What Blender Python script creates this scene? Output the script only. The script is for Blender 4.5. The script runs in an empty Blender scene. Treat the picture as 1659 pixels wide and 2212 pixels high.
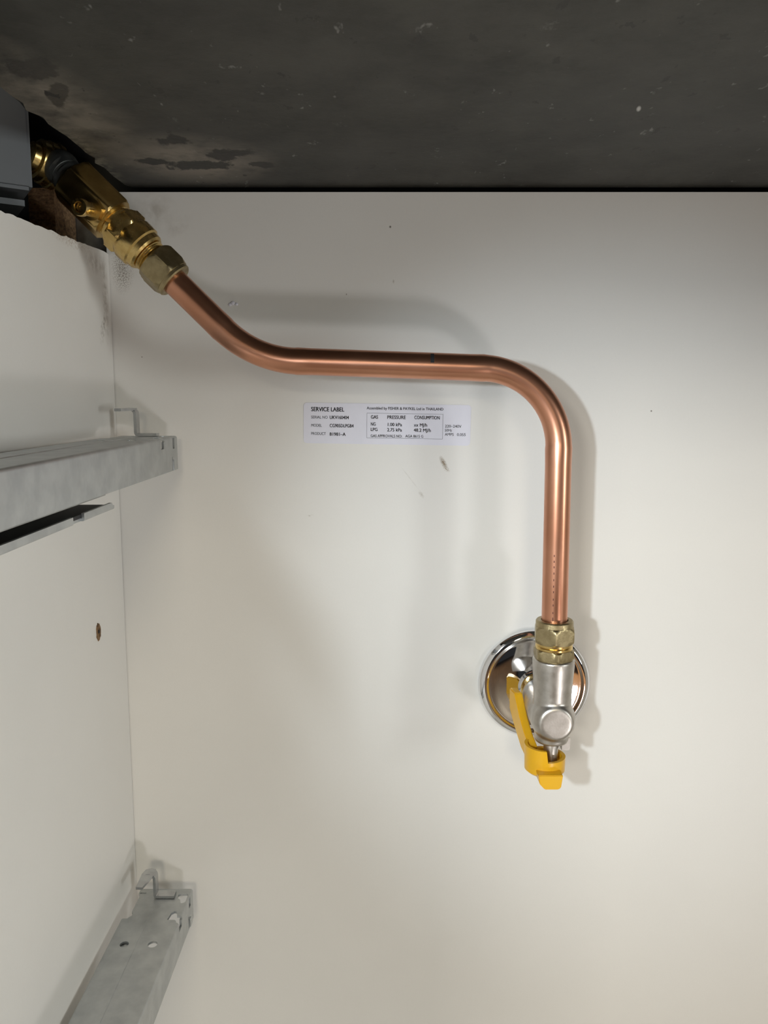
import bpy, bmesh, math, random
from mathutils import Vector, Matrix, noise as mnoise

random.seed(7)
scene = bpy.context.scene
COL = scene.collection
R_ = math.radians

# ------------------------------------------------------------------ camera
FPX, DIST, PITCH, CZ = 1700.0, 0.42, R_(7.6), 0.75      # focal length in pixels, distance to back panel, tilt down, eye height
cd = bpy.data.cameras.new('camera'); cam = bpy.data.objects.new('camera', cd); COL.objects.link(cam)
cam.location = (0, -DIST, CZ)
cam.rotation_euler = (R_(90) - PITCH, 0, 0)
cd.sensor_fit = 'VERTICAL'; cd.sensor_height = 36.0; cd.lens = 36.0 * FPX / 2212.0
cd.clip_start = 0.01; cd.clip_end = 50
scene.camera = cam

# ------------------------------------------------------------------ world, lamps, exposure
vs = scene.view_settings
vs.view_transform = 'Standard'; vs.look = 'None'; vs.exposure = -0.16; vs.gamma = 1.0; vs.use_curve_mapping = False
w = bpy.data.worlds.new('kitchen_ambient'); scene.world = w; w.use_nodes = True
bg = w.node_tree.nodes['Background']
bg.inputs[0].default_value = (0.86, 0.88, 0.92, 1); bg.inputs[1].default_value = 0.03

def area(name, loc, target, sx, sy, power, color):
    l = bpy.data.lights.new(name, 'AREA'); l.shape = 'RECTANGLE'; l.size = sx; l.size_y = sy
    l.energy = power; l.color = color
    o = bpy.data.objects.new(name, l); COL.objects.link(o); o.location = loc
    d = Vector(target) - Vector(loc); o.rotation_euler = d.to_track_quat('-Z', 'Y').to_euler()
    return o
area('kitchen_window_light', (0.10, -3.0, CZ + 0.60), (0, 0, CZ), 0.40, 0.40, 16, (1.0, 0.89, 0.68))
area('left_panel_fill_light', (1.25, -0.95, CZ - 0.05), (-0.14, -0.05, CZ - 0.1), 0.30, 0.40, 10.5, (0.95, 1.0, 0.99))  # added unseen lamp: fills the left panel and left of the back panel
area('low_fill_lamp', (0.70, -1.15, 0.06), (-0.1, 0, CZ - 0.2), 0.16, 0.11, 3.4, (0.97, 0.98, 1.0))  # added unseen lamp: low light that throws the runner's shadow up the side
def spot(name, loc, target, power, color, size, blend, radius):
    l = bpy.data.lights.new(name, 'SPOT'); l.energy = power; l.color = color; l.spot_size = R_(size); l.spot_blend = blend; l.shadow_soft_size = radius
    o = bpy.data.objects.new(name, l); COL.objects.link(o); o.location = loc
    o.rotation_euler = (Vector(target) - Vector(loc)).to_track_quat('-Z', 'Y').to_euler()
spot('hand_torch', (-0.135, -0.50, CZ + 0.020), (0.13, 0, CZ - 0.11), 7.0, (0.80, 0.91, 1.0), 46, 1.0, 0.009)
area('right_part_fill_light', (-1.15, -3.0, CZ + 0.46), (0.1, 0, CZ - 0.1), 0.45, 0.35, 29, (1.0, 0.95, 0.86))  # added unseen lamp: brightens the right part of the back panel
spot('floor_bounce_spot', (1.0, -1.60, 2.4), (1.0, -1.60, 0), 1100, (1.0, 0.84, 0.62), 30, 0.5, 0.05)  # added unseen spot: lights a floor patch for warm bounce and chrome reflection

# ------------------------------------------------------------------ helpers
def ray(px, py):
    a = (px - 829.5) / FPX; u = -(py - 1106.0) / FPX
    return a, math.cos(PITCH) + u * math.sin(PITCH), u * math.cos(PITCH) - math.sin(PITCH)
def at(px, py, s):                      # the point seen at a pixel, standing s in front of the back panel
    a, f, u = ray(px, py); t = (DIST - s) / f
    return Vector((a * t, -s, CZ + u * t))

def outward(bm):
    bmesh.ops.recalc_face_normals(bm, faces=bm.faces)
    if bm.calc_volume(signed=True) < 0: bmesh.ops.reverse_faces(bm, faces=bm.faces)
def new_mesh(bm, name):
    me = bpy.data.meshes.new(name); bm.to_mesh(me); bm.free(); return me
def put(name, bm, mat, parent=None, smooth=35, world=True):
    """link a bmesh as one object; parts are written in world coordinates unless world=False"""
    outward(bm)
    if parent is not None and world:
        bmesh.ops.translate(bm, verts=bm.verts, vec=-origin(parent))
    me = new_mesh(bm, name); me.materials.append(mat)
    if smooth:
        for p in me.polygons: p.use_smooth = True
        me.set_sharp_from_angle(angle=R_(smooth))
    o = bpy.data.objects.new(name, me); COL.objects.link(o)
    if parent is not None: o.parent = parent
    return o
def origin(o):
    v = Vector((0, 0, 0))
    while o is not None: v = v + o.location; o = o.parent
    return v
def tag(o, label, cat, group=None):
    o['label'] = label; o['category'] = cat
    if group: o['group'] = group
    return o
def struct(name, bm, mat, label=None, smooth=0):
    o = put(name, bm, mat, None, smooth); o['kind'] = 'structure'
    if label: o['label'] = label
    return o
def thing(name, loc, label, cat, group=None):
    e = bpy.data.objects.new(name, None); COL.objects.link(e); e.location = loc; e.empty_display_size = 0.01
    return tag(e, label, cat, group)

def box(bm, a, b):
    (x0, y0, z0), (x1, y1, z1) = a, b
    v = [bm.verts.new(p) for p in ((x0,y0,z0),(x1,y0,z0),(x1,y1,z0),(x0,y1,z0),(x0,y0,z1),(x1,y0,z1),(x1,y1,z1),(x0,y1,z1))]
    for f in ((0,3,2,1),(4,5,6,7),(0,1,5,4),(1,2,6,5),(2,3,7,6),(3,0,4,7)): bm.faces.new([v[i] for i in f])
    return bm
def prism(bm, pts, axis, lo, hi):
    """extrude a 2-D polygon along axis: 'x' pts are (y,z), 'y' pts are (x,z), 'z' pts are (x,y)"""
    def mk(p, t):
        return {'x': (t, p[0], p[1]), 'y': (p[0], t, p[1]), 'z': (p[0], p[1], t)}[axis]
    A = [bm.verts.new(mk(p, lo)) for p in pts]; B = [bm.verts.new(mk(p, hi)) for p in pts]
    n = len(pts)
    bm.faces.new(A); bm.faces.new(B[::-1])
    for i in range(n): bm.faces.new((A[i], B[i], B[(i+1) % n], A[(i+1) % n]))
    return bm
def frame(d, ref=Vector((0, 0, 1))):
    d = d.normalized()
    if abs(d.dot(ref)) > 0.97: ref = Vector((0, 1, 0))
    u = (ref - d * ref.dot(d)).normalized(); v = d.cross(u)
    return d, u, v
def lathe(bm, prof, org, d, n=60, ref=Vector((0, 0, 1)), cap=(True, True), twist=0.0):
    """turn (t, r[, across_flats]) about an axis; with across_flats the ring is clipped to a hexagon"""
    d, u, v = frame(Vector(d), ref); org = Vector(org); rings = []
    for p in prof:
        t, r = p[0], p[1]; af = p[2] if len(p) > 2 else None
        ring = []
        for k in range(n):
            th = 2 * math.pi * k / n; rr = r
            if af:
                m = ((th + math.pi / 6) % (math.pi / 3)) - math.pi / 6
                rr = min(r, af / 2 / math.cos(m))
            a = th + twist
            ring.append(bm.verts.new(org + d * t + (u * math.cos(a) + v * math.sin(a)) * rr))
        rings.append(ring)
    for A, B in zip(rings, rings[1:]):
        for k in range(n): bm.faces.new((A[k], A[(k+1) % n], B[(k+1) % n], B[k]))
    if cap[0]: bm.faces.new(rings[0])
    if cap[1]: bm.faces.new(rings[-1][::-1])
    return bm
def sweep(bm, path, radii, n=40):
    rings = []; d0 = (path[1] - path[0]).normalized(); _, u, v = frame(d0, Vector((0, 1, 0)))
    for i, p in enumerate(path):
        d = (path[min(i+1, len(path)-1)] - path[max(i-1, 0)]).normalized()
        u = (u - d * u.dot(d)).normalized(); v = d.cross(u)
        rings.append([bm.verts.new(p + (u * math.cos(2*math.pi*k/n) + v * math.sin(2*math.pi*k/n)) * radii[i]) for k in range(n)])
    for A, B in zip(rings, rings[1:]):
        for k in range(n): bm.faces.new((A[k], A[(k+1) % n], B[(k+1) % n], B[k]))
    bm.faces.new(rings[0]); bm.faces.new(rings[-1][::-1])
    return bm
def evaluated(o):
    bpy.context.view_layer.update()
    dg = bpy.context.evaluated_depsgraph_get()
    me = bpy.data.meshes.new_from_object(o.evaluated_get(dg)); return me
def carve(bm, cutters):
    """subtract each cutter bmesh from a closed bmesh, return a bmesh"""
    bmesh.ops.scale(bm, vec=(1000,) * 3, verts=bm.verts)          # work in millimetres
    outward(bm)
    o = bpy.data.objects.new('carve_tmp', new_mesh(bm, 'carve_tmp')); COL.objects.link(o); tmp = []
    for c in cutters:
        bmesh.ops.scale(c, vec=(1000,) * 3, verts=c.verts)
        outward(c)
        k = bpy.data.objects.new('cut_tmp', new_mesh(c, 'cut_tmp')); COL.objects.link(k); tmp.append(k)
        m = o.modifiers.new('b', 'BOOLEAN'); m.object = k; m.operation = 'DIFFERENCE'; m.solver = 'MANIFOLD'
    me = evaluated(o); out = bmesh.new(); out.from_mesh(me)
    bmesh.ops.scale(out, vec=(0.001,) * 3, verts=out.verts)
    for k in tmp + [o]: bpy.data.objects.remove(k, do_unlink=True)
    return out
def blend(bm, voxel, it):
    """fuse overlapping shapes into one cast skin"""
    outward(bm)
    o = bpy.data.objects.new('blend_tmp', new_mesh(bm, 'blend_tmp')); COL.objects.link(o)
    m = o.modifiers.new('r', 'REMESH'); m.mode = 'VOXEL'; m.voxel_size = voxel
    m = o.modifiers.new('s', 'SMOOTH'); m.iterations = it; m.factor = 0.5
    me = evaluated(o); out = bmesh.new(); out.from_mesh(me); bpy.data.objects.remove(o, do_unlink=True)
    return out
def offset_strip(pts, th):
    """closed outline of a bent sheet: polyline plus its inward (right-hand) offset"""
    off = []; n = len(pts)
    for i in range(n):
        p = Vector(pts[i]); a = (p - Vector(pts[i-1])).normalized() if i else None; b = (Vector(pts[i+1]) - p).normalized() if i < n-1 else None
        if a is None: a = b
        if b is None: b = a
        na = Vector((a.y, -a.x)); nb = Vector((b.y, -b.x)); m = (na + nb).normalized()
        off.append(p + m * th / max(0.3, m.dot(na)))
    return [tuple(p) for p in pts] + [tuple(p) for p in off[::-1]]
def round_poly(pts, r, seg=5):
    out = [pts[0]]
    for i in range(1, len(pts) - 1):
        p, a, b = Vector(pts[i]), Vector(pts[i-1]), Vector(pts[i+1])
        p0 = p + (a - p).normalized() * r; p1 = p + (b - p).normalized() * r
        for k in range(seg + 1):
            t = k / seg; out.append(tuple((1-t)**2 * p0 + 2*t*(1-t) * p + t*t * p1))
    out.append(pts[-1]); return out

# ------------------------------------------------------------------ materials
class NT:
    def __init__(self, name):
        self.m = bpy.data.materials.new(name); self.m.use_nodes = True
        self.t = self.m.node_tree; self.b = self.t.nodes['Principled BSDF']; self._pos = None
    def n(self, typ, **kw):
        nd = self.t.nodes.new(typ)
        for k, v in kw.items(): setattr(nd, k, v)
        return nd
    def link(self, a, b): self.t.links.new(a, b)
    def pos(self):
        if self._pos is None: self._pos = self.n('ShaderNodeNewGeometry').outputs['Position']
        return self._pos
    def obj(self): return self.n('ShaderNodeTexCoord').outputs['Object']
    def mapped(self, vec, scale=(1,1,1), loc=(0,0,0), rot=(0,0,0)):
        m = self.n('ShaderNodeMapping'); self.link(vec, m.inputs[0])
        m.inputs[1].default_value = loc; m.inputs[2].default_value = rot; m.inputs[3].default_value = scale
        return m.outputs[0]
    def noise(self, vec, scale, detail=4, rough=0.55):
        x = self.n('ShaderNodeTexNoise'); self.link(vec, x.inputs['Vector'])
        x.inputs['Scale'].default_value = scale; x.inputs['Detail'].default_value = detail; x.inputs['Roughness'].default_value = rough
        return x.outputs[0]
    def ramp(self, fac, stops):
        r = self.n('ShaderNodeValToRGB'); self.link(fac, r.inputs[0]); e = r.color_ramp.elements
        while len(e) < len(stops): e.new(0.5)
        for k, (p, c) in enumerate(stops):
            e[k].position = p; e[k].color = (c, c, c, 1) if isinstance(c, (int, float)) else (*c, 1)
        return r.outputs[0]
    def math(self, op, a, b):
        m = self.n('ShaderNodeMath', operation=op)
        for i, v in enumerate((a, b)):
            if isinstance(v, (int, float)): m.inputs[i].default_value = v
            else: self.link(v, m.inputs[i])
        return m.outputs[0]
    def mix(self, fac, a, b):
        m = self.n('ShaderNodeMix', data_type='RGBA')
        for i, v in ((0, fac), (6, a), (7, b)):
            if isinstance(v, (int, float)): m.inputs[i].default_value = v
            elif isinstance(v, tuple): m.inputs[i].default_value = (*v, 1)
            else: self.link(v, m.inputs[i])
        return m.outputs[2]
    def blob(self, center, radii, rot=(0, 0, 0), soft=0.5):
        """1 inside an ellipsoid of the place, falling to 0 at its rim"""
        d = self.n('ShaderNodeVectorMath', operation='SUBTRACT'); self.link(self.pos(), d.inputs[0]); d.inputs[1].default_value = center
        v = d.outputs[0]
        if any(rot):
            rt = self.n('ShaderNodeVectorRotate', rotation_type='EULER_XYZ'); self.link(v, rt.inputs[0]); rt.inputs['Rotation'].default_value = rot; v = rt.outputs[0]
        s = self.n('ShaderNodeVectorMath', operation='DIVIDE'); self.link(v, s.inputs[0]); s.inputs[1].default_value = radii
        l = self.n('ShaderNodeVectorMath', operation='LENGTH'); self.link(s.outputs[0], l.inputs[0])
        m = self.n('ShaderNodeMapRange'); self.link(l.outputs['Value'], m.inputs[0])
        m.inputs[1].default_value = 1.0; m.inputs[2].default_value = 1.0 - soft
        return m.outputs[0]
    def col(self, c):
        if isinstance(c, tuple): self.b.inputs['Base Color'].default_value = (*c, 1)
        else: self.link(c, self.b.inputs['Base Color'])
    def set(self, metal=0.0, rough=0.5, spec=None):
        self.b.inputs['Metallic'].default_value = metal
        if isinstance(rough, (int, float)): self.b.inputs['Roughness'].default_value = rough
        else: self.link(rough, self.b.inputs['Roughness'])
        if spec is not None: self.b.inputs['Specular IOR Level'].default_value = spec
    def bump(self, h, strength, dist):
        b = self.n('ShaderNodeBump'); b.inputs['Strength'].default_value = strength; b.inputs['Distance'].default_value = dist
        self.link(h, b.inputs['Height']); self.link(b.outputs[0], self.b.inputs['Normal'])

def metal(name, c0, c1, rough, scale=180, rvar=0.12, bump=0.0, stretch=None):
    t = NT(name); v = t.obj()
    if stretch: v = t.mapped(v, stretch)
    nz = t.noise(v, scale, 3)
    t.col(t.mix(t.ramp(nz, [(0.35, 0.0), (0.65, 1.0)]), c0, c1))
    nr = t.noise(v, scale * 2.3, 2)
    t.set(1.0, t.math('ADD', t.math('MULTIPLY', nr, rvar * 2), rough - rvar))
    if bump: t.bump(t.noise(v, scale * 6, 2), bump, 0.0004)
    return t.m
M_COPPER = metal('copper', (0.58, 0.27, 0.165), (0.69, 0.35, 0.23), 0.30, 22, 0.04)
M_BRASS = metal('brass', (0.60, 0.42, 0.15), (0.72, 0.53, 0.22), 0.26, 160, 0.08)
M_BRASS_DULL = metal('dull_brass', (0.33, 0.265, 0.145), (0.43, 0.35, 0.20), 0.38, 260, 0.10, 0.15)
M_BRASS_BLOCK = metal('machined_brass', (0.47, 0.325, 0.12), (0.57, 0.41, 0.165), 0.30, 120, 0.06)
M_GALV = metal('galvanised_steel', (0.47, 0.49, 0.50), (0.56, 0.58, 0.585), 0.42, 110, 0.07, 0.04)
M_ZINC = metal('bright_zinc', (0.44, 0.45, 0.46), (0.54, 0.55, 0.56), 0.24, 200, 0.06)
M_CHROME = metal('chrome', (0.80, 0.80, 0.82), (0.84, 0.84, 0.85), 0.05, 60, 0.02)
M_CAST = metal('cast_nickel', (0.46, 0.43, 0.39), (0.56, 0.53, 0.49), 0.38, 200, 0.08, 0.07)
M_GREYMETAL = metal('dull_grey_metal', (0.30, 0.31, 0.30), (0.40, 0.41, 0.40), 0.42, 150, 0.08)

def plain(name, c, rough=0.5, metalness=0.0):
    t = NT(name); nz = t.noise(t.obj(), 120, 4)
    t.col(t.mix(t.math('MULTIPLY', nz, 0.35), c, tuple(x * 0.72 for x in c))); t.set(metalness, rough); return t.m
M_YELLOW = plain('yellow_plastic', (0.78, 0.42, 0.012), 0.33)
M_BLACK = plain('black_ink', (0.018, 0.018, 0.02), 0.6)
M_INK = plain('dark_print', (0.05, 0.045, 0.06), 0.6)
M_RED_PRINT = plain('faded_red_print', (0.10, 0.025, 0.015), 0.7)
M_STICKER = plain('sticker_paper', (0.74, 0.73, 0.80), 0.45)
M_SHADE = plain('painted_shade', (0.03, 0.03, 0.03), 0.9)  # near-black colour paints in the shade of the bay and rear gap
M_SHADED_GREY = plain('shaded_grey_steel', (0.12, 0.13, 0.14), 0.5)  # light grey casing metal made dark: the bay's shade is in the colour
M_CHIP_WHITE = plain('white_paint', (0.75, 0.75, 0.72), 0.6)
M_RED = plain('red_wire', (0.22, 0.02, 0.015), 0.4)

def chipboard():
    t = NT('raw_chipboard'); n1 = t.noise(t.mapped(t.obj(), (1, 1, 1.6)), 420, 5, 0.7)
    t.col(t.ramp(n1, [(0.32, (0.05, 0.028, 0.013)), (0.48, (0.17, 0.095, 0.042)), (0.68, (0.30, 0.185, 0.09))])); t.set(0, 0.85)
    t.bump(n1, 0.6, 0.001); return t.m
M_CHIP = chipboard()

WHITE = (0.76, 0.74, 0.70)
def melamine(name, marks):
    t = NT(name); p = t.pos()
    c = t.mix(t.ramp(t.noise(p, 14, 3), [(0.3, 0.0), (0.7, 1.0)]), WHITE, tuple(x * 0.972 for x in WHITE))
    c = t.mix(t.math('MULTIPLY', t.noise(p, 900, 2), 0.10), c, (0.55, 0.53, 0.49))
    for (cen, rad, rot, colr, amount, nscale, lo, hi) in marks:
        b = t.blob(cen, rad, rot, 0.8)
        if nscale:
            nz = t.ramp(t.noise(p, nscale, 3, 0.6), [(lo, 0.0), (hi, 1.0)]); b = t.math('MULTIPLY', b, nz)
        c = t.mix(t.math('MULTIPLY', b, amount), c, colr)
    t.col(c); t.set(0, 0.42, 0.35); t.bump(t.noise(p, 1400, 2), 0.08, 0.0003); return t.m
def W(x, z): return (x, 0.0, CZ + z)
dirt = (0.20, 0.16, 0.11)
back_marks = [
    (W(0.0318, -0.0296), (0.0016, 0.05, 0.0046), (0, R_(28), 0), (0.24, 0.18, 0.11), 1.0, 1500, 0.30, 0.52),
    (W(0.0335, -0.0330), (0.0022, 0.05, 0.0014), (0, R_(-30), 0), (0.30, 0.24, 0.16), 0.9, 1500, 0.42, 0.58),
    (W(0.0200, -0.0465), (0.0012, 0.05, 0.0028), (0, R_(35), 0), (0.36, 0.31, 0.24), 0.6, 1300, 0.35, 0.6),
    (W(0.0140, -0.0380), (0.0004, 0.05, 0.0090), (0, R_(38), 0), (0.50, 0.47, 0.41), 0.5, 500, 0.35, 0.6),
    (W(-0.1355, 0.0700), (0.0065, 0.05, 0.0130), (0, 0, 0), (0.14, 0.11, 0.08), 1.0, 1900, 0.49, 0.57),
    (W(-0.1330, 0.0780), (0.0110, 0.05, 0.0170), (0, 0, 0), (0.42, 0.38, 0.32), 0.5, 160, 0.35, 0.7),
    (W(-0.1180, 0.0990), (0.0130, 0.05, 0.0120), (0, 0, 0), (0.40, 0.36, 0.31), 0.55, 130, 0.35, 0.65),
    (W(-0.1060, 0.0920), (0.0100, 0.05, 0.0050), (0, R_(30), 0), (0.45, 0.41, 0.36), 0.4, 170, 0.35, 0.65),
    (W(0.0032, 0.0917), (0.0007, 0.05, 0.0008), (0, 0, 0), (0.10, 0.08, 0.06), 1.0, 0, 0, 0),
    (W(0.1415, -0.0021), (0.0006, 0.05, 0.0006), (0, 0, 0), (0.12, 0.09, 0.07), 1.0, 0, 0, 0),
    (W(0.0049, 0.0645), (0.0006, 0.05, 0.0012), (0, 0, 0), (0.45, 0.41, 0.36), 0.8, 0, 0, 0),
    (W(-0.0195, 0.0580), (0.0004, 0.05, 0.0006), (0, 0, 0), (0.20, 0.16, 0.12), 0.9, 0, 0, 0),
    (W(-0.1270, 0.0260), (0.0004, 0.05, 0.0005), (0, 0, 0), (0.20, 0.16, 0.12), 0.9, 0, 0, 0),
    (W(-0.0400, -0.0580), (0.0022, 0.05, 0.0006), (0, R_(12), 0), (0.48, 0.45, 0.39), 0.7, 900, 0.4, 0.6),
]
def L(s, z): return (-0.142, -s, CZ + z)
left_marks = [
    (L(0.008, 0.056), (0.05, 0.0050, 0.0270), (0, 0, 0), (0.30, 0.26, 0.21), 0.75, 260, 0.38, 0.66),
    (L(0.013, 0.040), (0.05, 0.0040, 0.0110), (R_(25), 0, 0), (0.24, 0.20, 0.16), 0.8, 420, 0.42, 0.62),
    (L(0.020, 0.070), (0.05, 0.0160, 0.0060), (0, 0, 0), (0.36, 0.32, 0.27), 0.6, 240, 0.40, 0.62),
    (L(0.0505, 0.0755), (0.05, 0.0300, 0.0045), (0, 0, 0), (0.34, 0.24, 0.15), 0.7, 900, 0.45, 0.62),
]
M_BACK = melamine('white_melamine_back', back_marks)
M_LEFT = melamine('white_melamine_side', left_marks)
M_WHITE = melamine('white_melamine_plain', [])

def stone():
    t = NT('dark_stone_underside'); p = t.pos()
    base = t.mix(t.ramp(t.noise(p, 26, 6, 0.62), [(0.36, 0.0), (0.66, 1.0)]), (0.030, 0.0295, 0.025), (0.066, 0.0645, 0.056))
    big = t.ramp(t.noise(p, 7, 2), [(0.38, 0.0), (0.68, 1.0)])
    base = t.mix(t.math('MULTIPLY', big, 0.5), base, (0.060, 0.059, 0.056))
    sp = t.ramp(t.noise(t.mapped(p, (1, 0.45, 1)), 150, 3, 0.7), [(0.665, 0.0), (0.73, 1.0)])
    base = t.mix(t.math('MULTIPLY', sp, 0.8), base, (0.22, 0.22, 0.21))
    st = t.ramp(t.noise(t.mapped(p, (1, 0.6, 1), rot=(0, 0, R_(35))), 60, 5, 0.75), [(0.66, 0.0), (0.74, 1.0)])
    base = t.mix(t.math('MULTIPLY', st, 0.6), base, (0.16, 0.16, 0.15))
    def U(x, s): return (x, -s, CZ + 0.1115)
    for cen, rad, rot, c, am, ns, lo, hi in [
        (U(-0.132, 0.115), (0.034, 0.085, 0.1), R_(12), (0.24, 0.215, 0.175), 0.9, 60, 0.30, 0.62),
        (U(-0.088, 0.042), (0.042, 0.040, 0.1), 0, (0.24, 0.215, 0.18), 0.85, 70, 0.22, 0.55),
        (U(-0.140, 0.050), (0.016, 0.060, 0.1), 0, (0.32, 0.30, 0.23), 0.9, 240, 0.40, 0.62),
        (U(-0.1180, 0.118), (0.0035, 0.016, 0.1), R_(-24), (0.055, 0.050, 0.042), 0.85, 300, 0.25, 0.5),
        (U(-0.0892, 0.0700), (0.0085, 0.0065, 0.1), R_(10), (0.030, 0.029, 0.027), 0.95, 260, 0.15, 0.40),
        (U(-0.0700, 0.0520), (0.0120, 0.0085, 0.1), R_(20), (0.030, 0.029, 0.027), 0.95, 240, 0.18, 0.42),
        (U(-0.0870, 0.0360), (0.0180, 0.0080, 0.1), R_(5), (0.030, 0.029, 0.027), 0.95, 230, 0.2, 0.44),
        (U(-0.1060, 0.0410), (0.0080, 0.0060, 0.1), R_(-10), (0.030, 0.029, 0.027), 0.95, 250, 0.18, 0.42),
        (U(-0.0560, 0.0370), (0.0090, 0.0050, 0.1), R_(5), (0.030, 0.029, 0.027), 0.9, 250, 0.18, 0.42),
        (U(-0.1180, 0.1420), (0.0100, 0.0100, 0.1), 0, (0.045, 0.042, 0.038), 0.8, 200, 0.30, 0.5),
        (U(0.0961, 0.1056), (0.0010, 0.0034, 0.1), R_(14), (0.50, 0.50, 0.48), 1.0, 0, 0, 0),
    ]:
        dark = c[0] < 0.056; b = t.blob(cen, tuple(r * 1.35 for r in rad) if dark else rad, (0, 0, rot), 1.0 if dark else 0.6)
        if dark:      # ragged rim: the noise eats into the patch
            b = t.ramp(t.math('ADD', b, t.math('MULTIPLY', t.math('SUBTRACT', t.noise(t.mapped(p, (1, 0.6, 1)), 130, 4, 0.6), 0.5), 1.9)), [(0.28, 0.0), (0.46, 1.0)])
        elif ns: b = t.math('MULTIPLY', b, t.ramp(t.noise(p, ns, 4, 0.6), [(lo, 0.0), (hi, 1.0)]))
        base = t.mix(t.math('MULTIPLY', b, am), base, c)
    t.col(base); t.set(0, 0.62, 0.4); t.bump(t.noise(p, 240, 4), 0.25, 0.0008); return t.m
M_STONE = stone()

def timber():
    t = NT('timber_floor'); p = t.pos()
    g = t.noise(t.mapped(p, (9, 0.7, 1)), 5, 6, 0.65)
    t.col(t.ramp(g, [(0.3, (0.085, 0.045, 0.022)), (0.7, (0.20, 0.115, 0.058))])); t.set(0, 0.35); return t.m
M_TIMBER = timber()

# ------------------------------------------------------------------ the cabinet
XL, XR, DEPTH = -0.142, 0.70, 0.54
ZTOP, ZWT, ZB = CZ + 0.1088, CZ + 0.1115, 0.16
struct('wall_back', box(bmesh.new(), (XL - 0.001, 0.0, ZB), (XR + 0.016, 0.006, ZTOP)), M_BACK, 'white melamine back panel of the cabinet')
# left side panel with the rough notch sawn out of its top rear corner
edge = []
for i in range(64):
    s = 0.004 + i * 0.0032
    z = 0.0782 - 0.055 * max(0, s - 0.006) + 0.0007 * mnoise.noise(Vector((s * 900, 3.1, 0))) + 0.0005 * mnoise.noise(Vector((s * 300, 0.1, 0)))
    if 0.040 < s < 0.095: z -= 0.0008 * abs(mnoise.noise(Vector((s * 1500, 9.0, 0))))
    edge.append((-s, CZ + z))
poly = [(-0.0005, ZB), (-0.0005, CZ + 0.078)] + edge + [(-0.208, ZTOP), (-DEPTH, ZTOP), (-DEPTH, ZB)]
wl = struct('wall_left', prism(bmesh.new(), poly, 'x', XL - 0.016, XL), M_LEFT, 'white melamine side panel with rough notch at its top corner')
struct('wall_right', box(bmesh.new(), (XR, -DEPTH, ZB), (XR + 0.016, 0.0, ZTOP)), M_WHITE, 'white melamine right side panel of the cabinet')
struct('floor_cabinet', box(bmesh.new(), (XL - 0.016, -DEPTH, ZB - 0.016), (XR + 0.016, 0.006, ZB)), M_WHITE, 'white melamine cabinet bottom')
struct('floor', box(bmesh.new(), (-2.6, -4.2, -0.02), (2.6, 0.06, 0.0)), M_TIMBER, 'brown timber kitchen floor')
struct('wall_rear', box(bmesh.new(), (-0.80, 0.045, 0.0), (XR + 0.03, 0.075, CZ + 0.26)), M_SHADE, 'wall behind the cabinet with the shade of the gap in its colour')  # near-black colour stands for the shade in the gap
# unseen panels added to box in the cooker bay so the notch looks dark
struct('shade_panel_side', box(bmesh.new(), (-0.82, -DEPTH, 0.0), (-0.80, 0.075, CZ + 0.26)), M_SHADE, 'unseen dark panel added at the far side to keep the cooker bay dark')
struct('shade_panel_front', box(bmesh.new(), (-0.82, -DEPTH - 0.02, 0.0), (XL - 0.016, -DEPTH, CZ + 0.26)), M_SHADE, 'unseen dark panel added in front to keep the cooker bay dark')
struct('shade_panel_top', box(bmesh.new(), (-0.82, -DEPTH - 0.02, CZ + 0.24), (-0.128, 0.075, CZ + 0.26)), M_SHADE, 'unseen dark panel added on top to keep the cooker bay dark')

# stone worktop with a broken left edge and a rounded arris at the back
bm = bmesh.new(); ed = []
for i in range(90):
    s = -0.004 + i * 0.0072
    x = -0.1315 - 0.055 * max(0, s - 0.06) * (1 if s < 0.2 else 0) - (0.0077 if s >= 0.2 else 0)
    x += 0.0016 * mnoise.noise(Vector((s * 120, 1.7, 0))) + 0.0011 * mnoise.noise(Vector((s * 420, 5.2, 0)))
    ed.append((x, -s))
outline = ed + [(XR + 0.03, -0.6368), (XR + 0.03, 0.004)]
prism(bm, outline, 'z', ZWT, ZWT + 0.04)
bm.edges.ensure_lookup_table()
back = [e for e in bm.edges if all(abs(v.co.y - 0.004) < 1e-5 and abs(v.co.z - ZWT) < 1e-5 for v in e.verts)]
left = [e for e in bm.edges if all(v.co.x < -0.12 and abs(v.co.z - ZWT) < 1e-5 for v in e.verts)]
bmesh.ops.bevel(bm, geom=back + left, offset=0.0022, segments=3, affect='EDGES', profile=0.5)
tag(put('worktop', bm, M_STONE, None, 40), 'dark grey stone worktop seen from below with a broken left edge', 'worktop')

# chipped screw hole in the side panel: a raised torn rim around a sunken socket
h = Vector((XL, -0.0404, CZ - 0.1107))
bm = bmesh.new(); rim = []
lathe(bm, [(0.0, 0.0036), (0.0005, 0.0033), (0.0006, 0.0022), (0.0001, 0.0016), (0.00005, 0.0002)], h, (1, 0, 0), 28, cap=(True, True))
for v in bm.verts:
    d = v.co - h; k = 1 + 0.28 * mnoise.noise(Vector((d.y * 900, d.z * 900, 2)))
    v.co = h + Vector((d.x, d.y * k * 0.75, d.z * k * 1.25))
sh = put('screw_hole', bm, M_CHIP, wl); sh['label'] = 'brown chipped screw hole'
bm = bmesh.new(); lathe(bm, [(0.0, 0.0009), (0.0007, 0.0008)], h, (1, 0, 0), 6)
put('screw_tip', bm, M_BLACK, sh)
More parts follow.
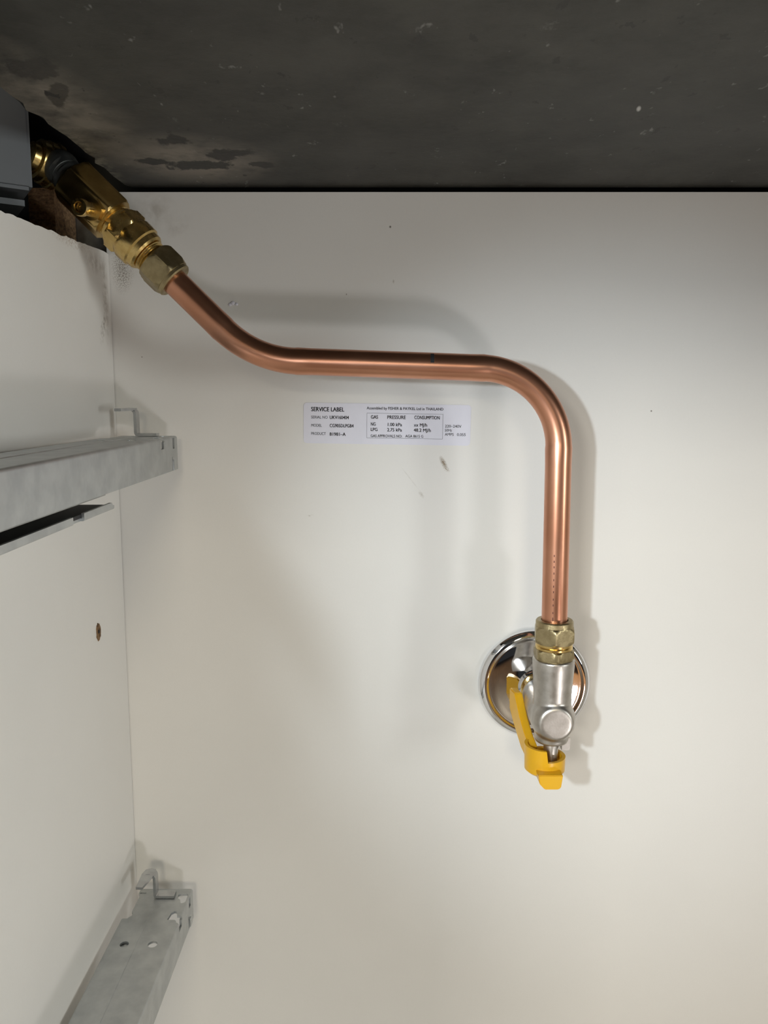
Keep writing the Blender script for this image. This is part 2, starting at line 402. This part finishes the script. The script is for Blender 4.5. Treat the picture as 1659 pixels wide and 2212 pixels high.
# clear glue beads on the back panel
for i, (px, py, r) in enumerate(((497, 658, 0.0009), (503, 655, 0.0011), (511, 657, 0.0008))):
    p = at(px, py, 0.0); bm = bmesh.new()
    lathe(bm, [(0, r), (r * 0.3, r * 0.93), (r * 0.55, r * 0.6), (r * 0.65, r * 0.1)], p, (0, -1, 0), 16)
    o = put('glue_bead', bm, M_STICKER, bpy.data.objects['wall_back'])

# ------------------------------------------------------------------ copper pipe
S0 = 0.048
A, B, C, D_ = at(345, 577, S0), at(549, 777, S0), at(1208, 801, S0), at(1197, 1420, S0)
C.x = 0.0822; D_.x = 0.0829
def fillet(P, Q, S, R, n):
    a = (P - Q).normalized(); b = (S - Q).normalized(); ang = a.angle(b); tl = R / math.tan(ang / 2)
    ctr = Q + (a + b).normalized() * (R / math.sin(ang / 2)); p0 = Q + a * tl; p1 = Q + b * tl
    v0 = p0 - ctr; v1 = p1 - ctr; th = v0.angle(v1); ax = v0.cross(v1).normalized()
    return [ctr + Matrix.Rotation(th * k / n, 3, ax) @ v0 for k in range(n + 1)]
f1 = fillet(A, B, C, 0.052, 22); f2 = fillet(B, C, D_, 0.0375, 30)
path = [A]; rr = [0.0062]
def straight(p, q, n):
    for k in range(1, n + 1): path.append(p.lerp(q, k / (n + 1))); rr.append(0.0062)
straight(A, f1[0], 6)
for k, p in enumerate(f1): path.append(p); rr.append(0.0062 - 0.00022 * math.sin(math.pi * k / 22) + (0.00016 if k in (0, 22) else 0))
straight(f1[-1], f2[0], 12)
for k, p in enumerate(f2): path.append(p); rr.append(0.0062 - 0.00022 * math.sin(math.pi * k / 30) + (0.00016 if k in (0, 30) else 0))
straight(f2[-1], D_, 12); path.append(D_); rr.append(0.0062)
pipe = thing('copper_pipe', D_, 'bent copper gas pipe running from the brass fitting down to the valve', 'pipe')
put('tube', sweep(bmesh.new(), path, rr, 48), M_COPPER, pipe, 60)
# felt-pen tick on the horizontal run and the printed dashes on the vertical run: thin skins bent round the tube
def skin(bm, p, d, a0, a1, l, r=0.00625, n=5):
    d, u, v = frame(d, Vector((0, -1, 0)))        # u points at the viewer
    q = []
    for t in (-l / 2, l / 2):
        q.append([bm.verts.new(p + d * t + (u * math.cos(a) + v * math.sin(a)) * r) for a in [a0 + (a1 - a0) * k / n for k in range(n + 1)]])
    for k in range(n): bm.faces.new((q[0][k], q[0][k+1], q[1][k+1], q[1][k]))
hd = (C - B).normalized(); tk = B + hd * ((at(932, 791, S0).x - B.x) / hd.x)
bm = bmesh.new(); skin(bm, tk, hd, R_(-62), R_(-12), 0.0016); put('pen_tick', bm, M_BLACK, pipe)
vd = (D_ - C).normalized(); bm = bmesh.new(); k = 0
z = at(1185, 1196, S0).z
while z > at(1185, 1345, S0).z:
    p = C + vd * ((z - C.z) / vd.z); ln = 0.0010 if random.random() < 0.7 else 0.0017
    skin(bm, p, vd, R_(18), R_(21.5), ln, 0.00622, 1); z -= 0.0026 + 0.0012 * random.random()
o = put('printed_dashes', bm, M_RED_PRINT, pipe); o['kind'] = 'stuff'

# ------------------------------------------------------------------ brass fittings at the upper left end of the pipe
ax = (B - A).normalized()                 # towards the pipe
E0 = at(378, 607, S0)                     # end face of the compression nut
up = Vector((0, -1, 0))                   # a flat of each hexagon looks into the cabinet
fit = thing('gas_fitting', at(222, 500, S0), 'brass gas fitting with a test nipple at the upper left, poking through the notch', 'pipe fitting')
def along(name, prof, mat, parent, twist=0.0, n=72):
    bm = bmesh.new(); lathe(bm, [(-p[0], *p[1:]) for p in prof], E0, ax, n, up, twist=twist); return put(name, bm, mat, parent, 32)
mm = 0.001
along('compression_nut', [(-0.4*mm, 6.3*mm), (-0.4*mm, 8.3*mm), (0.2*mm, 8.9*mm), (1.6*mm, 9.0*mm), (1.7*mm, 9.3*mm, 18*mm), (3.4*mm, 10.1*mm, 18*mm), (4.4*mm, 10.4*mm, 18*mm),
      (11.0*mm, 10.4*mm, 18*mm), (12.4*mm, 9.7*mm, 18*mm), (13.2*mm, 9.0*mm, 18*mm), (13.2*mm, 6.0*mm)], M_BRASS_DULL, fit, R_(12))
th = [(13.0*mm, 7.2*mm)]
for k in range(4): th += [(13.3*mm + k*1.1*mm, 7.9*mm), (13.8*mm + k*1.1*mm, 7.3*mm)]
th.append((18.5*mm, 7.2*mm))
along('thread', th, M_BRASS, fit)
along('union_body', [(17.0*mm, 7.4*mm), (17.0*mm, 8.6*mm), (18.0*mm, 9.4*mm), (20.5*mm, 9.6*mm), (21.2*mm, 10.4*mm), (26.5*mm, 10.5*mm), (27.6*mm, 10.0*mm), (28.8*mm, 9.6*mm), (29.0*mm, 8.0*mm)], M_BRASS, fit)
along('union_hexagon', [(27.6*mm, 8.0*mm), (27.8*mm, 9.6*mm, 19*mm), (29.0*mm, 10.9*mm, 19*mm), (33.6*mm, 10.9*mm, 19*mm), (34.8*mm, 9.6*mm, 19*mm), (34.9*mm, 7.4*mm)], M_BRASS, fit, R_(-8))
along('collar', [(34.5*mm, 8.0*mm), (35.0*mm, 8.6*mm), (36.3*mm, 8.6*mm), (36.6*mm, 7.9*mm), (37.2*mm, 7.9*mm), (37.5*mm, 8.4*mm), (39.0*mm, 8.4*mm)], M_BRASS, fit)
blk = along('test_block', [(38.2*mm, 9.0*mm), (38.2*mm, 10.4*mm, 20*mm), (39.0*mm, 11.3*mm, 20*mm), (62.0*mm, 11.3*mm, 20*mm), (62.6*mm, 10.6*mm, 20*mm), (62.6*mm, 5.0*mm)], M_BRASS_BLOCK, fit, R_(11))
# test nipple standing on the flat that faces the room
nd = (up * math.cos(R_(11)) + ax.cross(up) * math.sin(R_(11))).normalized(); nb = E0 - ax * 43.0*mm + nd * 9.6*mm
bm = bmesh.new(); lathe(bm, [(0, 6.0*mm, 9*mm), (2.6*mm, 6.0*mm, 9*mm), (3.4*mm, 4.7*mm, 9*mm), (3.4*mm, 3.2*mm)], nb, nd, 48)
tn = put('test_nipple', bm, M_BRASS_BLOCK, fit, 32)
bm = bmesh.new(); lathe(bm, [(3.0*mm, 3.1*mm), (10.5*mm, 3.0*mm), (11.3*mm, 3.7*mm), (13.6*mm, 3.7*mm), (14.2*mm, 3.4*mm), (14.2*mm, 2.3*mm), (10.4*mm, 2.1*mm)], nb, nd, 40)
put('nipple_stem', bm, M_BRASS, tn, 32)
bm = bmesh.new(); lathe(bm, [(11.6*mm, 2.05*mm, 3.4*mm), (12.6*mm, 2.05*mm, 3.4*mm), (12.6*mm, 0.8*mm), (11.9*mm, 0.7*mm)], nb, nd, 24)
put('nipple_screw', bm, M_BRASS_BLOCK, tn, 32)
along('steel_nipple', [(62.3*mm, 6.8*mm), (64.0*mm, 6.8*mm), (64.6*mm, 7.6*mm), (66.5*mm, 7.6*mm), (67.0*mm, 6.6*mm), (71*mm, 6.6*mm)], M_GREYMETAL, fit)
# grey elbow turning up behind the block with its brass swivel nut
nc = at(84, 345, 0.046); sw = Vector((-0.62, -0.74, 0.22)).normalized()
q0 = E0 - ax * 70*mm; q3 = nc - sw * 8*mm; q2 = q3 - sw * 6*mm
el = []
for k in range(9):
    t = k / 8; el.append((1-t)**3 * (q0 + ax * 3*mm) + 3*t*(1-t)**2 * (q0 - ax * 4*mm) + 3*t*t*(1-t) * q2 + t**3 * q3)
bm = sweep(bmesh.new(), el, [7.0*mm, 7.4*mm, 7.9*mm, 8.2*mm, 8.3*mm, 8.3*mm, 8.2*mm, 8.2*mm, 8.2*mm], 32); put('elbow', bm, M_GREYMETAL, fit, 50)
bm = bmesh.new(); lathe(bm, [(-9*mm, 6.5*mm), (-9*mm, 9.4*mm), (-8*mm, 10.4*mm), (-5.5*mm, 10.6*mm), (-5*mm, 9.9*mm), (-2*mm, 9.9*mm), (-1.6*mm, 9.2*mm), (1.2*mm, 9.0*mm), (1.6*mm, 7.4*mm), (1.0*mm, 6.6*mm), (4.5*mm, 6.4*mm), (5.2*mm, 5.6*mm), (5.2*mm, 1.0*mm)], nc, sw, 56)
put('swivel_nut', bm, M_BRASS, fit, 32)

# ------------------------------------------------------------------ gas valve on the back panel
VX, VZ, VS = 0.0829, CZ - 0.1515, 0.048
c0 = Vector((VX, -VS, VZ)); Z = Vector((0, 0, 1)); Y = Vector((0, -1, 0))
fl = bmesh.new()
lathe(fl, [(0.2*mm, 29.8*mm), (0.2*mm, 30.6*mm), (1.4*mm, 30.9*mm), (3.0*mm, 30.2*mm), (4.2*mm, 28.6*mm), (4.7*mm, 27.0*mm), (4.5*mm, 26.0*mm), (4.3*mm, 25.2*mm), (4.5*mm, 24.4*mm), (4.9*mm, 20*mm), (5.2*mm, 15*mm), (5.5*mm, 11.5*mm), (6.0*mm, 9.6*mm), (7.4*mm, 8.9*mm), (9.6*mm, 8.8*mm), (9.6*mm, 7.4*mm)], Vector((VX, 0, VZ)), Y, 96)
tag(put('wall_flange', fl, M_CHROME, None, 40), 'round polished chrome cover plate on the back panel behind the gas valve', 'cover plate')

val = thing('gas_valve', Vector((VX, 0, VZ)), 'cast metal gas valve with a yellow handle under the copper pipe', 'valve')
bm = bmesh.new()
lathe(bm, [(-30*mm, 9.4*mm), (-24*mm, 9.6*mm), (-14*mm, 10.2*mm), (-6*mm, 10.9*mm), (0, 11.0*mm), (4*mm, 10.9*mm), (6.6*mm, 10.2*mm), (8.6*mm, 9.2*mm), (9.9*mm, 8.4*mm), (10.5*mm, 7.2*mm)], c0, Y, 64)
lathe(bm, [(-4*mm, 9.2*mm), (12*mm, 9.3*mm), (20*mm, 9.7*mm), (26*mm, 10.2*mm), (30.0*mm, 10.2*mm), (30.0*mm, 8.6*mm)], c0, Z, 64)
lathe(bm, [(4*mm, 8.6*mm), (11.2*mm, 8.4*mm), (12.4*mm, 8.0*mm)], c0, -Z, 48)
body = blend(bm, 0.00042, 24); put('valve_body', body, M_CAST, val, 0 or 60)
bm = bmesh.new(); lathe(bm, [(0, 3.6*mm), (0.6*mm, 3.9*mm), (11.0*mm, 3.2*mm), (11.6*mm, 2.7*mm)], c0 - Z * 11.5*mm, -Z, 36); put('spindle', bm, M_CAST, val)
bm = bmesh.new(); prism(bm, [(4.6*mm, -16*mm), (8.0*mm, -16*mm), (8.6*mm, -15.2*mm), (8.6*mm, -10*mm), (4.6*mm, -9*mm)], 'y', -2*mm, 2*mm)
bmesh.ops.translate(bm, verts=bm.verts, vec=c0 + Vector((0, -1.5*mm, 0))); put('stop_lug', bm, M_CAST, val, 25)
bm = bmesh.new(); lathe(bm, [(4*mm, 7.2*mm), (14*mm, 7.2*mm), (15*mm, 8.6*mm), (16.8*mm, 8.6*mm), (17.4*mm, 7.6*mm), (20*mm, 7.6*mm)], Vector((VX, 0, VZ)), Y, 48); put('inlet_thread', bm, M_BRASS, val, 32)
bm = bmesh.new(); lathe(bm, [(27*mm, 8.8*mm), (30.2*mm, 9.4*mm, 18*mm), (31*mm, 10.2*mm, 18*mm), (34.4*mm, 10.2*mm, 18*mm), (35.0*mm, 9.2*mm, 18*mm), (35.2*mm, 8.6*mm)], c0, Z, 72, twist=R_(90)); put('outlet_hexagon', bm, M_BRASS_DULL, val, 32)
bm = bmesh.new(); lathe(bm, [(34.8*mm, 8.4*mm), (35.2*mm, 9.0*mm), (36.1*mm, 9.0*mm), (36.5*mm, 8.6*mm), (36.9*mm, 9.0*mm), (37.9*mm, 9.0*mm), (38.4*mm, 8.4*mm)], c0, Z, 64); put('outlet_ring', bm, M_BRASS, val, 32)
bm = bmesh.new(); lathe(bm, [(38.0*mm, 8.0*mm), (38.0*mm, 9.2*mm, 18.2*mm), (39.0*mm, 10.2*mm, 18.2*mm), (40*mm, 10.6*mm, 18.2*mm), (44.2*mm, 10.6*mm, 18.2*mm), (45.4*mm, 10.0*mm, 18.2*mm), (46.2*mm, 9.35*mm, 18.2*mm), (46.3*mm, 9.1*mm), (48.6*mm, 9.0*mm), (49.2*mm, 8.5*mm), (49.2*mm, 6.55*mm), (47.0*mm, 6.5*mm)], c0, Z, 96, twist=R_(82)); put('compression_nut', bm, M_BRASS_DULL, val, 32)
# yellow handle: a cup round the spindle with one short grip forward and one long grip back and up
hc = Vector((VX - 2.7*mm, -VS + 1*mm, 0)); hz = CZ - 0.1800
bm = bmesh.new(); lathe(bm, [(0, 8.6*mm), (1.2*mm, 9.9*mm), (14.0*mm, 10.2*mm), (14.0*mm, 8.6*mm), (5*mm, 8.2*mm), (5*mm, 0.4*mm)], (hc.x, hc.y, hz), Z, 64)
c1 = box(bmesh.new(), (hc.x - 0.5*mm, hc.y - 14*mm, hz + 8.2*mm), (hc.x + 14*mm, hc.y + 14*mm, hz + 20*mm))
c2 = box(bmesh.new(), (hc.x - 7*mm, hc.y - 1*mm, hz + 8.2*mm), (hc.x + 1*mm, hc.y + 14*mm, hz + 20*mm))
c3 = prism(bmesh.new(), [(hc.x - 2*mm, hz + 20*mm), (hc.x - 0.4*mm, hz + 8.2*mm), (hc.x + 2*mm, hz + 8.2*mm), (hc.x + 2*mm, hz + 20*mm)], 'y', hc.y - 14*mm, hc.y)
hub = carve(bm, [c1, c2, c3]); hd_ = put('handle', hub, M_YELLOW, val, 40)
bm = bmesh.new()
prism(bm, [(-5.9*mm, 3.6*mm), (6.0*mm, 3.6*mm), (5.2*mm, -2.6*mm), (3.9*mm, -3.6*mm), (-2.6*mm, -3.6*mm), (-5.2*mm, -0.8*mm)], 'y', -14.6*mm, 2*mm)
bm.normal_update(); bmesh.ops.bevel(bm, geom=list(bm.edges), offset=0.3*mm, segments=2, affect='EDGES')
bmesh.ops.translate(bm, verts=bm.verts, vec=(hc.x, hc.y, hz + 0.6*mm)); put('front_grip', bm, M_YELLOW, hd_, 40)
bm = bmesh.new(); s = lambda a, b: (-a, CZ + b)
prism(bm, [s(.0145, -.1490), s(.0150, -.1600), s(.022, -.1660), s(.034, -.1740), s(.044, -.1770), s(.046, -.1680), s(.038, -.1640), s(.031, -.1585), s(.0225, -.1490)], 'x', 0.0672, 0.0714)
bm.normal_update(); bmesh.ops.bevel(bm, geom=list(bm.edges), offset=0.5*mm, segments=2, affect='EDGES')
for v in bm.verts: v.co.x += 0.17 * max(0, -v.co.y - 0.0145)
put('rear_grip', bm, M_YELLOW, hd_, 40)

# ------------------------------------------------------------------ drawer runners on the side panel (local: x from runner centre, y towards the room negative, z from its top)
CXR = -0.1225
def X_(v): return v - CXR
def make_runner(loc, label):
    e = thing('drawer_runner', loc, label, 'drawer runner', 'drawer runners on the side panel')
    prof = [(X_(-.1385), -.0022), (X_(-.1385), 0), (X_(-.107), 0), (X_(-.107), -.0172)]
    prof = round_poly(prof, 0.0014, 5)
    out = offset_strip(prof, 0.0012)
    bm = prism(bmesh.new(), out, 'y', -0.0118, -0.365)
    cut = []
    def cbox(x0, x1, s0, s1, z0, z1): cut.append(box(bmesh.new(), (X_(x0), -s1, z0), (X_(x1), -s0, z1)))
    def cpr(pts, z0, z1): cut.append(prism(bmesh.new(), [(X_(a), -b) for a, b in pts], 'z', z0, z1))
    cpr([(-.1135, .0170), (-.1125, .0163), (-.1090, .0163), (-.1082, .0170), (-.1082, .0235), (-.1095, .0245), (-.1105, .0245), (-.1115, .0215), (-.1135, .0200)], -.003, .003)   # window at the end corner
    cbox(-.1090, -.1050, .0172, .0205, -.0062, -.0008)
    cpr([(-.1140, .0385), (-.1132, .0330), (-.1118, .0315), (-.1105, .0320), (-.1096, .0352), (-.1080, .0352), (-.1050, .0352), (-.1050, .0400), (-.1085, .0400), (-.1100, .0386)], -.0020, .003)   # second corner cut
    cpr([(-.1090, .0362), (-.1050, .0362), (-.1050, .0425), (-.1090, .0405)], -.0052, .003)
    cpr([(-.1420, .0100), (-.1358, .0100), (-.1358, .0160), (-.1345, .0185), (-.1345, .0320), (-.1335, .0335), (-.1335, .0352), (-.1345, .0362), (-.1352, .0375), (-.1420, .0375)], -.02, .003)   # stepped left side near the end
    for x, r in ((-.1160, .0024), (-.1302, .0022)):
        c = bmesh.new(); lathe(c, [(-.003, r), (.004, r)], (X_(x), -.0576, 0), (0, 0, 1), 28); cut.append(c)
    cpr([(-.1350, .0152), (-.1318, .0152), (-.1318, .0163), (-.1350, .0163)], -.003, .003)
    cbox(-.1090, -.1050, .0215, .0222, -.0170, -.0100)
    body = carve(bm, cut); put('rail', body, M_GALV, e, 30, world=False)
    # crimped nib at the end of the side
    bm = prism(bmesh.new(), [(-.0215, -.0115), (-.0185, -.0120), (-.0165, -.0165), (-.0205, -.0168)], 'x', X_(-.1077), X_(-.1064)); put('crimp', bm, M_GALV, e, 25, world=False)
    # raised stiffening seam on the top face
    bm = prism(bmesh.new(), [(X_(-.1255), -.0003), (X_(-.1252), .0003), (X_(-.1242), .0003), (X_(-.1239), -.0003)], 'y', -.030, -.36); put('seam', bm, M_GALV, e, 60, world=False)
    # bent hook: foot, upright and tongue from one strip
    hk = bmesh.new()
    strip = round_poly([(X_(-.1150), .0002), (X_(-.1262), .0002), (X_(-.1262), .0130), (X_(-.1300), .0130)], .0020, 5)
    prism(hk, offset_strip(strip, .0014), 'y', -.0155, -.0208)
    tg = [(-.1318, .0322), (-.1322, .0200), (-.1312, .0160), (-.1285, .0148), (-.1258, .0156), (-.1252, .0185), (-.1262, .0230), (-.1284, .0324)]
    prism(hk, [(X_(a), -b) for a, b in tg], 'z', .0129, .0143)
    put('hook', hk, M_ZINC, e, 40, world=False)
    # inner sliding rail hanging underneath
    ip = round_poly([(X_(-.1340), -.0200), (X_(-.1340), -.0262), (X_(-.1120), -.0262), (X_(-.1120), -.0232)], .0008, 3)
    bm = prism(bmesh.new(), offset_strip(ip, -.0011), 'y', -.0960, -.36)
    n1 = box(bmesh.new(), (X_(-.1135), -.1395, -.030), (X_(-.105), -.1290, -.0225))
    n2 = prism(bmesh.new(), [(-.090, -.0225), (-.0995, -.0225), (-.0975, -.0245), (-.090, -.0250)], 'x', X_(-.114), X_(-.105))
    put('inner_rail', carve(bm, [n1, n2]), M_GALV, e, 30, world=False)
    bm = prism(bmesh.new(), offset_strip([(X_(-.1300), -.0140), (X_(-.1140), -.0140), (X_(-.1140), -.0200)], .0010), 'y', -.1000, -.36); put('slide_track', bm, M_GREYMETAL, e, 30, world=False)
    bm = box(bmesh.new(), (X_(-.1328), -.355, -.0250), (X_(-.1132), -.1020, -.0236)); put('black_strip', bm, M_BLACK, e, 20, world=False)  # black strip added so the rail's interior reads dark
    bm = box(bmesh.new(), (X_(-.1360), -.350, -.0026), (X_(-.1245), -.0420, -.0014)); put('stiffener', bm, M_GALV, e, 20, world=False)
    # fixing bracket to the side panel
    for sy in (.200, .330):
        bm = box(bmesh.new(), (X_(-.1420), -sy - .02, -.0080), (X_(-.1370), -sy, -.0010)); put('mounting_clip', bm, M_GALV, e, 20, world=False)
    return e
up_r = make_runner(Vector((CXR, 0, CZ - 0.0146)), 'galvanised steel drawer runner at mid height below the brass fitting')
up_r.rotation_euler.x = R_(0.7)
lo_r = thing('drawer_runner', Vector((CXR, 0, CZ - 0.2670)), 'galvanised steel drawer runner at the bottom left, seen from above with two holes', 'drawer runner', 'drawer runners on the side panel')
for ch in list(up_r.children):
    c = ch.copy(); COL.objects.link(c); c.parent = lo_r

# ------------------------------------------------------------------ service sticker with its printing
lab_o = at(656, 869.5, 0.0) + Vector((0, -0.0001, 0)); TILT = R_(-0.9)
lab = thing('service_label', lab_o, 'white printed service label stuck on the back panel under the pipe', 'label')
lab.rotation_euler = (0, TILT * -1, 0)
LW, LH, Rr = 0.0886, 0.0214, 0.0018
pts = []
for cx, cz, a0 in ((LW - Rr, -Rr, 0), (Rr, -Rr, 90), (Rr, -LH + Rr, 180), (LW - Rr, -LH + Rr, 270)):
    for k in range(6):
        a = R_(a0 + 18 * k); pts.append((cx + Rr * math.cos(a), cz + Rr * math.sin(a)))
put('sticker', prism(bmesh.new(), pts, 'y', 0.0, -0.00012), M_STICKER, lab, 0, world=False)
K = LW / 1492.0                                      # metres for one unit of the lettering layout
def lx(x): return (x - 68) * K
def lz(x, y): return -(y - 48 - (x - 68) * 0.0150) * K
def text(s, x0, x1, yb, cap, bold):
    cu = bpy.data.curves.new('lettering', 'FONT'); cu.body = s; cu.size = 1.0; cu.resolution_u = 3
    o = bpy.data.objects.new('lettering_tmp', cu); COL.objects.link(o)
    me = evaluated(o); bpy.data.objects.remove(o, do_unlink=True)
    xs = [v.co.x for v in me.vertices]; ys = [v.co.y for v in me.vertices]; a, b = min(xs), max(xs)
    kx = (x1 - x0) * K / (b - a); ky = cap * K / 0.72
    for v in me.vertices:
        v.co = (lx(x0) + (v.co.x - a) * kx, -0.00017, lz(x0, yb) + v.co.y * ky)
    bm = bmesh.new(); bm.from_mesh(me)                # heavier strokes: the outline struck again a hair to the side
    src = list(bm.verts) + list(bm.edges) + list(bm.faces)
    for dx, dz in ((bold, 0), (0, bold * 0.6)):
        d = bmesh.ops.duplicate(bm, geom=src)['geom']
        bmesh.ops.translate(bm, verts=[g for g in d if isinstance(g, bmesh.types.BMVert)], vec=(dx * ky * 2.2, 0, dz * ky * 2.2))
    bm.to_mesh(me); bm.free()
    me.materials.append(M_BLACK)
    o = bpy.data.objects.new('lettering', me); COL.objects.link(o); o.parent = lab
bd, rg = 0.022, 0.006
for a in [('SERVICE LABEL', 135, 428, 124, 38, bd), ('SERIAL NO', 135, 282, 188, 25, rg), ('UKV160404', 301, 470, 193, 30, bd), ('MODEL', 137, 230, 261, 25, rg),
          ('CG905DLPGB4', 301, 513, 266, 30, bd), ('PRODUCT', 137, 266, 334, 25, rg), ('81981\u2013A', 301, 443, 342, 30, bd),
          ('Assembled by FISHER & PAYKEL Ltd in THAILAND', 630, 1312, 108, 25, bd * 0.8),
          ('GAS', 668, 730, 190, 31, bd), ('PRESSURE', 815, 977, 192, 31, bd), ('CONSUMPTION', 1056, 1280, 194, 31, bd),
          ('NG', 668, 710, 252, 30, bd), ('1.00 kPa', 819, 945, 256, 30, bd), ('xx MJ/h', 1053, 1170, 260, 30, bd),
          ('LPG', 668, 727, 300, 30, bd), ('2.75 kPa', 815, 945, 303, 30, bd), ('48.2 MJ/h', 1052, 1204, 306, 30, bd),
          ('GAS APPROVALS NO:', 668, 948, 354, 25, rg * 2.4), ('AGA 8615 G', 978, 1138, 357, 25, rg * 2.4),
          ('220\u2013240V', 1331, 1477, 268, 25, rg), ('50Hz', 1331, 1394, 304, 25, rg), ('AMPS', 1331, 1410, 341, 25, rg), ('0.055', 1440, 1517, 343, 25, rg)]:
    text(*a)
bm = bmesh.new(); fx0, fx1, fy0, fy1, lw = lx(632), lx(1312), lz(632, 140), lz(632, 362), 0.00013
for a, b in (((fx0, fy0 - lw), (fx1, fy0)), ((fx0, fy1), (fx1, fy1 + lw)), ((fx0, fy1), (fx0 + lw, fy0)), ((fx1 - lw, fy1), (fx1, fy0))):
    box(bm, (a[0], -0.00017, a[1]), (b[0], -0.00013, b[1]))
put('printed_frame', bm, M_BLACK, lab, 0, world=False)

# ------------------------------------------------------------------ things seen in the cooker bay through the notch
# grey underside box of the cooker, its colour darkened for shade
base = at(72, 411, 0.064)
bx = bmesh.new(); box(bx, (-0.20, 0.0, 0.0), (0.0, 0.09, 0.10)); bmesh.ops.bevel(bx, geom=list(bx.edges), offset=0.0015, segments=2, affect='EDGES')
cb = thing('cooker_casing', base, 'shade-darkened grey metal cooker casing behind the notch at the far left', 'cooker')
cb.rotation_euler = (0, 0, R_(33))
put('casing', bx, M_SHADED_GREY, cb, 30, world=False)
lip = bmesh.new(); box(lip, (-0.20, -0.0015, -0.0075), (-0.004, 0.030, -0.0050)); put('casing_lip', lip, M_SHADED_GREY, cb, 30, world=False)
wr = [Vector((-.0130, -.0012, .075)), Vector((-.0125, -.0022, .062)), Vector((-.0105, -.0022, .052)), Vector((-.0085, -.0016, .044))]
put('wire', sweep(bmesh.new(), wr, [.0008] * 4, 10), M_RED, cb, 60, world=False)
# raw chipboard edge and galvanised strip standing beyond the side panel
bm = bmesh.new(); box(bm, (-0.1715, -0.024, 0.30), (-0.1590, 0.002, CZ + 0.1045))
tag(put('chipboard_offcut', bm, M_CHIP, None, 0), 'raw brown chipboard edge standing behind the notched side panel', 'board')
bm = bmesh.new(); box(bm, (-0.1665, 0.0025, 0.30), (-0.1432, 0.0040, CZ + 0.104)); 
tag(put('metal_strip', bm, M_GREYMETAL, None, 0), 'grey metal strip between the raw chipboard edge and the back panel', 'metal strip')
